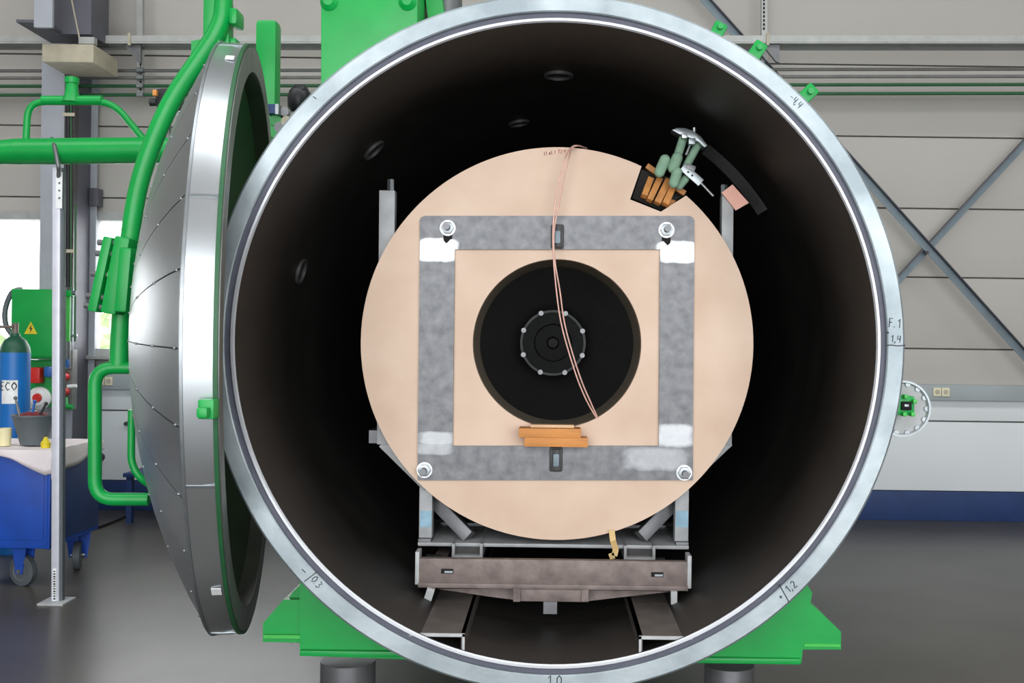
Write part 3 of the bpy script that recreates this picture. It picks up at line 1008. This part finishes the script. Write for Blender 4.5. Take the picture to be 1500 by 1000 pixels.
# copper wires hanging over the disc
wp = [(858, 217), (845, 213), (836, 217), (828, 232), (820, 262), (813, 300), (810, 340), (811, 380), (815, 425), (821, 468), (831, 508), (846, 555), (860, 588), (874, 612)]
for j, (off, lab) in enumerate((((0, 0), 'left strand of the pink copper wire hanging across the bore'), ((6.5, 1), 'right strand of the pink copper wire hanging across the bore'))):
    pts = []
    for i, (x, y) in enumerate(wp):
        wgt = .25 if i < 3 or 5 < i < 8 or i > 12 else .8
        Y = 3.79 if 2 < i < 13 else (3.83 if i else 3.92)
        if i >= 8:
            Y = 3.8 + .012 * (i - 8)
        pts.append(P(x + off[0] * wgt, y + off[1] * wgt, Y - .004 * j))
    o = MB().tube(pts, .0029, 8, 6).build('copper_wire', 'copper')
    tag(o, lab, 'wire', 'copper wires over the disc')

# things clamped in the notch
NY = 3.88
pack = thing('wooden_packing', P(966, 308, NY), 'bundle of brown wooden slats packed into the notch of the disc', 'packing')
for (a, b_, w, lab) in (((953, 262), (943, 288), 9, 'leftmost upright brown wooden slat in the notch'), ((966, 262), (951, 294), 9, 'second brown wooden slat from the left in the notch'),
                        ((979, 264), (962, 298), 10, 'third brown wooden slat from the left in the notch'), ((986, 272), (974, 300), 10, 'rightmost brown wooden slat in the notch')):
    o = MB().bar(P(*a, NY + .03), P(*b_, NY), w / F * NY, .03).build('slat', 'brownwood', pack, bev=.002)
for (a, b_, w, lab) in (((947, 243), (968, 258), 8, 'brown wooden slat sticking out at upper left of the notch'), ((960, 292), (988, 300), 12, 'short brown wooden slat across the bottom of the notch'),
                        ((985, 272), (1003, 284), 8, 'brown wooden slat at the right corner of the notch')):
    o = MB().bar(P(*a, NY + .045), P(*b_, NY + .045), w / F * NY, .03).build('slat', 'brownwood', pack, bev=.002)
o = saddle([(926, 290), (968, 308), (1004, 284), (990, 262), (940, 248)], NY + .09, .02).build('backing_plate', 'darkback', pack)  # dark brown sheet closing the notch behind the slats


def foam(pts, r, lab):
    ps = [P(x, y, Y) for x, y, Y in pts]
    b = MB().tube(ps, r, 14)
    b.ball(ps[0], r * .99, 14, 10)
    b.ball(ps[-1], r * .99, 14, 10)
    o = b.build('green_foam_tube', 'foam')
    tag(o, lab, 'foam tube', 'green foam tubes at the notch')


foam([(974, 234, 3.84), (966, 252, 3.85)], .0205, 'leftmost rounded green foam tube rising from the notch')
foam([(992, 231, 3.83), (986, 246, 3.845)], .021, 'middle rounded green foam tube below the steel clamp')
foam([(992, 252, 3.83), (987, 268, 3.84)], .0195, 'lowest pale green foam tube in front of the wooden slats')
foam([(1001, 202, 3.87), (994, 224, 3.87)], .0165, 'short green foam tube directly under the steel clamp plate')
foam([(1022, 212, 3.88), (1004, 246, 3.88)], .0155, 'slim green foam tube at right under the steel clamp plate')
foam([(1004, 262, 3.88), (995, 272, 3.88)], .016, 'small green foam tube under the perforated strap')
t = thing('clamp_plate', P(1010, 205, 3.86), 'domed steel clamp plate on top of the green foam tubes', 'clamp')
b = MB()
arc = [(984, 190), (992, 187), (1003, 187), (1015, 191), (1027, 200), (1037, 213)]
low = [(1032, 216), (1024, 208), (1014, 203), (1003, 199), (994, 196)]
b.prism([P(x, y, 3.83) for x, y in arc + low], V(0, .07, 0)).build('plate', 'zinc', t, bev=.003)
MB().fbox(1009, 202, 1019, 211, 3.815, .03).build('nut', 'zinc', t, bev=.003)
MB().cyl(P(1017, 187, 3.85), P(1017, 195, 3.85), .006, 10).build('stud', 'bright', t)
MB().cyl(P(1011, 212, 3.84), P(1005, 227, 3.84), .004, 8).build('pin', 'bright', t)
MB().fbox(999, 195, 1007, 202, 3.815, .03).build('washer', 'bright', t, bev=.003)
t = thing('perforated_strap', P(1015, 265, 3.85), 'perforated steel strap pointing down right from the notch', 'strap')
sp = MB().bar(P(1000, 244, 3.845), P(1027, 268, 3.845), 12 / F * 3.85, .006).build('strap', 'zinc', t, bev=.001)
for x, y in ((1008, 252), (1014, 257)):
    MB().cyl(P(x, y, 3.841), P(x, y, 3.843), .004, 10).build('hole', 'hole', sp)
MB().bar(P(1005, 243, 3.85), P(1018, 248, 3.85), 8 / F * 3.85, .02).build('clip', 'steel', t, bev=.002)
MB().cyl(P(1026, 267, 3.845), P(1045, 287, 3.845), .004, 8).build('screw', 'bright', t)
o = saddle([(1057, 282), (1073, 270), (1097, 297), (1078, 308)], 3.9, .012).build('pink_card_tag', 'tag')
tag(o, 'tilted pink square card hung on top of the right upright', 'tag')
o = MB()
pts = [P(896, 776, 3.85), P(898, 792, 3.84), P(902, 805, 3.79), P(900, 813, 3.79), P(893, 815, 3.79)]
for p, q in zip(pts[:-1], pts[1:]):
    o.bar(p, q + (q - p) * .08, .022, .004)
o = o.build('tape_strip', 'tape')
tag(o, 'curled strip of tan tape hanging below the plywood disc', 'tape')

# ================================================================== the round door
ph = math.radians(11)
DC = V(-1.16, 3.98, H)
nv = V(math.cos(ph), math.sin(ph), 0)         # out of the opening
uv = V(math.sin(ph), -math.cos(ph), 0)        # in the opening plane, towards the viewer
R = 1.10
SK, DD = .10, .32                              # skirt width, dome depth
rho = (R * R + DD * DD) / 2 / DD
door = thing('vessel_door', (DC.x, DC.y, 0), 'round dished vessel door clad in aluminium sheets, swung open', 'vessel door')
du = uv


def dome_prof(r0, r1, n, off=0.):
    out = []
    for i in range(n + 1):
        r = r0 + (r1 - r0) * i / n
        out.append((r * (1 + off / rho), SK + math.sqrt((rho + off) ** 2 - (r * (1 + off / rho)) ** 2) - (rho - DD)))
    return out


def dpt(r, t, off=0.):
    w = (-nv).cross(du)
    h = SK + math.sqrt((rho + off) ** 2 - r * r) - (rho - DD)
    return DC + (du * math.cos(t) + w * math.sin(t)) * r + (-nv) * h


NG = 30
for i in range(NG):
    a0 = 2 * PI * (i - .13) / NG
    a1 = 2 * PI * (i + .87) / NG
    gp = MB().lathe(dome_prof(.22, R - .004, 10, .0) + dome_prof(.22, R - .004, 10, -.006)[::-1], DC, -nv, 6, a0 + .0024, a1 - .0024, u=du, close=True).build('dome_panel', 'clad', door)
    sb = MB()
    for r in (.45, .7, .9, 1.065):
        p = dpt(r, a1, .0)
        sb.ball(p, .0048, 8, 6)
    so = sb.build('seam_screws', 'zinc', gp)
    so['kind'] = 'stuff'
MB().lathe(dome_prof(0, 1.094, 16, -.012), DC, -nv, 96, u=du).build('dome_core', 'dsteel', door)
MB().lathe(dome_prof(0, .24, 6, .006), DC, -nv, 40, u=du).build('dome_cap', 'clad', door)
NS = 8
for i in range(NS):
    a0, a1 = 2 * PI * (i + .489) / NS, 2 * PI * (i + 1.489) / NS
    sp = MB().lathe([(R, .012), (R + .004, SK * .5), (R + .002, SK), (R - .006, SK + .004), (R - .01, SK), (R - .01, .012)], DC, -nv, 22, a0 + .0006, a1 - .0006, u=du, close=True).build('skirt_panel', 'skirt', door)
    MB().lathe([(R + .006, .012), (R + .0065, SK * .5), (R + .0045, SK), (R + .002, SK), (R + .002, .012)], DC, -nv, 2, a1 - .004, a1 + .004, u=du, close=True).build('skirt_seam', 'zinc', sp)
MB().lathe([(R - .009, .0), (R + .004, .0), (R + .005, .012), (R - .009, .012)], DC, -nv, 128, u=du, close=True).build('green_rim', 'pipegreen', door)
MB().lathe([(R - .095, -.004), (R - .009, -.004), (R - .009, .03), (R - .095, .03)], DC, -nv, 128, u=du, close=True).build('sealing_rim', 'rimsteel', door)
MB().lathe([(R - .095, .0), (R - .1, .06), (R * .8, .14), (R * .5, .26), (0, .33)], DC, -nv, 96, u=du).build('door_lining', 'innerdoor', door)
MB().lathe([(R + .006, SK - .006), (R + .007, SK + .002), (R - .002, SK + .006), (R - .004, SK)], DC, -nv, 128, u=du, close=True).build('edge_bead', 'zinc', door)
# green latch and white patches on the skirt: lower a label, upper painted glare
MB().fbox(289, 585, 313, 614, 2.86, .05).build('latch', 'green', door, bev=.006)
MB().fbox(287, 597, 303, 612, 2.83, .04).build('latch_pin', 'green', door, bev=.006)
for a, w_ in ((-46, .03), (57, .028)):
    a = math.radians(a)
    ra = uv * math.cos(a) + V(0, 0, 1) * math.sin(a)
    tn = uv * -math.sin(a) + V(0, 0, 1) * math.cos(a)
    MB().box(DC + ra * (R + .006) - nv * .035, (w_, w_ * 1.2, .003), Matrix((nv, tn, ra)).transposed()).build('label', 'white', door)

# ---------------------------------------------------------------- the green davit arm carrying the door
arm = thing('davit_arm', P(178, 540, 3.87), 'curved green tube arm with bolted hub carrying the round door', 'davit arm')
ap = [(327, -90), (327, 10), (318, 45), (298, 78), (255, 142), (225, 206), (204, 270), (193, 330), (187, 385), (180, 440), (176, 490), (174, 540)]
MB().tube([P(x, y, 3.80) for x, y in ap], .034, 20, 5).build('arm_tube', 'green', arm)
MB().fbox(298, -90, 322, 62, 3.78, .06).build('stiffener_plate', 'green', arm, bev=.004)
saddle([(280, 60), (300, 56), (318, 40), (300, 80), (280, 90)], 3.8, .03).build('gusset', 'green', arm)
MB().fbox(334, 10, 347, 35, 3.78, .1).build('motor', 'green', arm, bev=.015)
MB().fbox(327, 0, 336, 28, 3.8, .05).build('motor_mount', 'dsteel', arm, bev=.004)
MB().fbox(327, 30, 335, 64, 3.82, .06).build('lug', 'green', arm, bev=.004)
MB().fbox(328, 55, 345, 65, 3.84, .06).build('lug', 'green', arm, bev=.004)
# bolted plates at the hub
d0, d1 = P(193, 350, 3.78), P(172, 460, 3.78)
MB().bar(d0, d1, 22 / F * 3.8, .17).build('hub_plate', 'green', arm, bev=.008)
e0, e1 = P(172, 350, 3.78), P(149, 457, 3.78)
hp = MB().bar(e0, e1, 13 / F * 3.8, .17).build('outer_plate', 'green', arm, bev=.006)
for tt in (.07, .22, .5, .8, .93):
    a_, b_ = e0.lerp(e1, tt), d0.lerp(d1, tt)
    ax = (b_ - a_).normalized()
    for dy in (-.06, .06):
        MB().cyl(a_ - ax * .04 + V(0, dy, 0), b_ + V(0, dy, 0), .011, 10).build('bolt', 'steel', hp)
MB().bar(P(185, 408, 3.72), P(161, 400, 3.72), 9 / F * 3.7, .04).build('clamp', 'lgreen', hp)
MB().bar(P(200, 366, 3.74), P(192, 458, 3.74), 18 / F * 3.74, .2).build('base_pad', 'green', arm, bev=.01)
# green push handle on the dome
hp_ = rounded([P(212, 538, 3.80), P(139, 538, 3.78), P(139, 731, 3.78), P(218, 731, 3.80)], .07, 6)
hd = MB().tube(hp_, .024, 16).build('push_handle', 'green', door)
MB().tube(rounded([P(193, 600, 3.86), P(192, 680, 3.86), P(208, 704, 3.86), P(226, 712, 3.9)], .04), .014, 12).build('stay', 'green', hd)

# ---------------------------------------------------------------- boom and post
BY = 5.39
boom = thing('swing_boom', P(100, 240, BY), 'thick horizontal green tube boom with a looped handle on top', 'boom')
b = MB()
a_, c_ = P(-60, 225, BY), P(330, 219, BY)
MB().cyl(P(25, 222, BY), c_, 19 / F * BY, 28).build('main_tube', 'green', boom)
MB().cyl(P(-70, 226, BY), P(25, 222, BY), 14 / F * BY, 28, 19 / F * BY).build('tapered_end', 'green', boom)
lp = rounded([P(38, 210, BY), P(41, 149, BY), P(165, 149, BY), P(214, 208, BY)], .09, 6)
MB().tube(lp, 5 / F * BY, 14).build('loop_handle', 'green', boom)
MB().cyl(P(62, 147, BY), P(150, 147, BY), 7 / F * BY, 16).build('sleeve', 'green', boom)
sk = MB().lathe([(0, 0), (.05, 0), (.034, .05), (.03, .1), (.036, .1), (.036, .13), (0, .13)], P(105, 150, BY), (0, 0, 1), 20).build('socket', 'green', boom)
MB().cyl(P(105, 122, BY), P(105, 116, BY), .03, 8).build('nut', 'zinc', sk)
MB().fbox(226, 127, 256, 160, BY - .1, .16).build('limit_switch', 'black', boom, bev=.03)
MB().fbox(223, 131, 229, 140, BY - .12, .05).build('switch_label', 'wood', boom, bev=.004)
MB().cyl(P(220, 150, BY - .08), P(230, 150, BY - .08), .02, 12).build('switch_roller', 'black', boom)
MB().bar(P(245, 158, BY - .02), P(245, 212, BY - .02), .03, .03).build('switch_bracket', 'steel', boom)
post = thing('prop_post', P(84, 884, BY), 'slim aluminium prop post standing on a foot plate under the boom', 'post')
top, bot = P(85, 246, BY), P(83, 882, BY)
bot.z = .012
MB().bar(top, bot, 11 / F * BY, .04).build('profile', 'alu', post, bev=.003)
MB().bar(top + V(.026, .01, 0), bot + V(.026, .01, 0), .012, .03).build('profile_edge', 'tub', post)
pp = V(bot.x, bot.y, .006)
MB().box(pp, (.135, .15, .012)).build('foot_plate', 'lsteel', post, bev=.002)
hk = rounded([P(86, 262, BY), P(86, 246, BY - .08), P(80, 214, BY - .075), P(76, 203, BY + .02)], .02)
MB().tube(hk, .011, 10).build('hook', 'steel', post)
lb = MB().fbox(82, 252, 91, 305, BY - .024, .004).build('perforated_plate', 'white', post)
for y in (258, 268, 279, 290):
    MB().cyl(P(87, y, BY - .026), P(87, y, BY - .023), .006, 10).build('hole', 'tub', lb)
MB().fbox(77, 833, 82, 880, BY - .024, .004).build('barcode_label', 'white', post)
for i in range(12):
    y = 836 + i * 3.6
    MB().fbox(78, y, 81, y + 1.5 + (i % 3) * .4, BY - .025, .002).build('barcode_bar', 'ink', post)

# ================================================================== blue cart and the things on it
CYF = 5.65
cx1 = P(73, 700, CYF).x
cx0 = cx1 - .95
cz0, cz1 = .225, .765
cart = thing('tool_cart', ((cx0 + cx1) / 2, 5.95, 0), 'blue sheet metal workshop cart on castors', 'cart')
b = slab(cx0, cx1, CYF, CYF + .62, cz0, cz1)
bd = b.build('body', 'blue', cart, bev=.012)
slab(cx0 + .03, cx1 - .03, CYF - .004, CYF + .002, cz0 + .05, cz1 - .03).build('front_panel', 'blue', cart, bev=.003)
slab(cx1 - .012, cx1 + .006, CYF - .008, CYF + .012, cz0, cz1 - .005).build('edge_trim', 'blue', cart, bev=.003)
slab(cx1 - .002, cx1 + .006, CYF + .03, CYF + .6, cz0 + .03, cz1 - .03).build('shaded_side_panel', 'navy', cart, bev=.003)  # same blue sheet as the body, its shade painted in navy
for (x, y, sw) in ((cx1 - .19, CYF + .1, .3), (cx1 - .08, CYF + .52, -.2), (cx0 + .12, CYF + .1, .2), (cx0 + .12, CYF + .52, .1)):
    c = V(x, y, .085)
    ax = V(math.cos(sw), math.sin(sw), 0)
    wh = MB().lathe([(0, -.02), (.05, -.02), (.055, -.024), (.085, -.018), (.085, .018), (.055, .024), (.05, .02), (0, .02)], c, V(.35, 1, 0) if sw > 0 else V(1, .3, 0), 28).build('castor_wheel', 'rubber', cart)
    fk = MB()
    axd = (V(.35, 1, 0) if sw > 0 else V(1, .3, 0)).normalized()
    for s_ in (-1, 1):
        o_ = axd * s_ * .032
        fk.prism([c + o_ + V(-.018, 0, -.015), c + o_ + V(.018, 0, -.015), c + o_ + V(.04, 0, .14), c + o_ + V(-.04, 0, .14)], axd * .004)
    fk.box(c + V(0, 0, .138), (.1, .09, .01))
    fk.build('castor_fork', 'blue', cart)
    MB().cyl(c - axd * .04, c + axd * .04, .012, 10).build('axle', 'zinc', cart)
# paper sheet draped over the cart
b = MB()
nx, ny = 30, 22
x0, x1, y0, y1 = cx0 + .02, cx1 + .012, CYF - .014, CYF + .63
sz = []
hang_f = lambda u: .06 + .035 * math.sin(u * 7 + .5) + .05 * max(0, (u - .78)) * 5 * (1 if u < .97 else .6)
hang_r = lambda v: .09 + .03 * math.sin(v * 5)
vs, fs = [], []
cols = nx + 1 + 4
rowsn = ny + 1 + 4
for j in range(-4, ny + 1):
    for i in range(0, nx + 5):
        u = min(i, nx) / nx
        v = max(j, 0) / ny
        x = x0 + (x1 - x0) * u
        y = y0 + (y1 - y0) * v
        z = cz1 + .006 + .004 * math.sin(u * 21 + v * 9) * math.sin(v * 13)
        if i > nx:
            k_ = (i - nx) / 4
            z -= hang_r(v) * k_
            x += .006 * math.sin(v * 14) * k_ + .004
        if j < 0:
            k_ = -j / 4
            z -= hang_f(u) * k_ * (1 if i <= nx else .6)
            y -= .006 * math.sin(u * 17) * k_ + .004
        vs.append((x, y, z))
for j in range(rowsn - 1):
    for i in range(cols - 1):
        q = j * cols + i
        fs.append((q, q + 1, q + cols + 1, q + cols))
o = b.add(vs, fs).build('paper_sheet', 'paper')
so_ = o.modifiers.new('thickness', 'SOLIDIFY')
so_.thickness = .002
so_.offset = 1
tag(o, 'white paper sheet draped over the blue cart', 'paper sheet')
zt = cz1 + .012
# grey tub with rags and tools
c = P(49, 640, 5.86)
c.z = zt
tub = thing('grey_tub', c, 'grey plastic tub standing on the paper on the cart', 'tub')
MB().lathe([(0, .004), (.068, .004), (.112, .165), (.118, .165), (.118, .175), (.106, .175), (.064, .012), (0, .012)], c, (0, 0, 1), 36).build('shell', 'tub', tub)
o = MB().ball(c + V(0, 0, .15), .095, 18, 10, (1, 1, .45)).build('rag', 'redrag')
tag(o, 'dark red rag filling the grey tub', 'rag')
for i, (dx, dy, tx, tz, m, lab) in enumerate(((-.05, -.05, -.03, .12, 'steel', 'steel tool handle leaning out of the tub at left'), (.0, -.03, .02, .1, 'bluep', 'blue tool handle sticking up from the middle of the tub'),
                                            (.04, -.04, .05, .09, 'black', 'black tool handle leaning out of the tub at right'))):
    p = c + V(dx, dy, .15)
    b = MB().cyl(p, p + V(tx, 0, tz), .009, 10, .006)
    b.ball(p + V(tx, 0, tz), .011, 10, 8)
    tag(b.build('hand_tool', m), lab, 'tool', 'tools in the tub')
c = P(7, 640, 5.8)
c.z = zt
o = MB().lathe([(0, 0), (.032, 0), (.037, .095), (.037, .1), (.033, .1), (.029, .006), (0, .006)], c, (0, 0, 1), 28).build('cream_cup', 'cream')
tag(o, 'cream coloured cup at the left edge on the cart', 'cup')
c = P(67, 640, 5.72)
c.z = zt
o = MB().lathe([(0, 0), (.024, 0), (.026, .03), (.014, .045), (.01, .06), (0, .062)], c, (0, 0, 1), 18).build('yellow_bottle', 'yellow')
tag(o, 'small yellow bottle in front of the grey tub', 'bottle')
# gas bottle behind the cart
c = P(21, 600, 6.62)
gx = c.x
gz = P(21, 516, 6.62).z
gas = thing('gas_bottle', (gx, 6.62, 0), 'tall blue gas bottle with dark green shoulder behind the cart', 'gas bottle')
gr = .092
MB().lathe([(0, 0), (gr * .95, 0), (gr, .02), (gr, gz), (0, gz)], (gx, 6.62, 0), (0, 0, 1), 36).build('cylinder', 'gasblue', gas)
MB().lathe([(gr, gz), (gr * .95, gz + .035), (gr * .7, gz + .08), (gr * .34, gz + .105), (gr * .3, gz + .125), (0, gz + .125)], (gx, 6.62, 0), (0, 0, 1), 36).build('shoulder', 'gasgreen', gas)
vb = MB().cyl(V(gx, 6.62, gz + .12), V(gx, 6.62, gz + .19), .02, 12).build('valve', 'rust', gas)
MB().cyl(V(gx - .1, 6.6, gz + .165), V(gx, 6.6, gz + .165), .01, 10).build('outlet', 'rust', vb)
MB().cyl(V(gx - .13, 6.6, gz + .16), V(gx - .1, 6.6, gz + .16), .03, 16).build('hand_wheel', 'dsteel', vb)
lc = P(24, 573, 6.62)
aa = [-.5 + i * .12 for i in range(10)]
vs, fs = [], []
for a_ in aa:
    for z in (-.075, .075):
        vs.append((gx + math.sin(a_ + .1) * (gr + .0015), 6.62 - math.cos(a_ + .1) * (gr + .0015), lc.z + z))
for i in range(9):
    fs.append((2 * i, 2 * i + 2, 2 * i + 3, 2 * i + 1))
MB().add(vs, fs).build('label', 'white', gas)
lbm = MB()
hh = .05
for i, ch in enumerate('ECO'):
    for st in GL[ch]:
        pts = []
        for (x, y) in st:
            a_ = .06 + (x * .045 + (i - 1.4) * .038) / gr
            pts.append(V(gx + math.sin(a_) * (gr + .002), 6.62 - math.cos(a_) * (gr + .002), lc.z + .012 + y * hh))
        lbm.tube(pts, .0035, 5)
lbm.build('lettering', 'ink', gas)

# ================================================================== outside the windows
yard = slab(-16, 6, HY1 + .3, 22, -.12, 0)
struct(yard, 'floor_yard', 'plinth')
M['leaf'] = mat('pale_leaves', (178, 196, 150), .7, 0, .35, 3, .5, 8)
for (x, y, r, lab) in ((-7.4, 12.4, 1.0, 'pale green bush outside the left window'), (-5.75, 12.9, .95, 'pale green bush outside the window behind the arm')):
    b = MB()
    rnd = random.Random(int(-x * 10))
    for k_ in range(260):
        t_, z_ = rnd.random() * 2 * PI, rnd.random() ** .8
        rr0 = r * (1 - .45 * z_) * math.sqrt(rnd.random())
        c = V(x + math.cos(t_) * rr0, y + math.sin(t_) * rr0, .1 + z_ * 1.75)
        d_ = V(rnd.uniform(-1, 1), rnd.uniform(-1, 1), rnd.uniform(-.4, 1)).normalized()
        e_ = d_.orthogonal().normalized()
        L_, w_ = .2, .07
        b.add([c - d_ * L_ / 2, c + e_ * w_, c + d_ * L_ / 2, c - e_ * w_], [(0, 1, 2, 3)])
    t = thing('bush', (x, y, 0), lab, 'bush', 'bushes outside the windows')
    fo = b.build('foliage', 'leaf', t, flat=True)
    fo['kind'] = 'stuff'
    MB().cyl(V(x, y, 0), V(x, y, 1.2), .05, 10, .02).build('stem', 'brownwood', t)
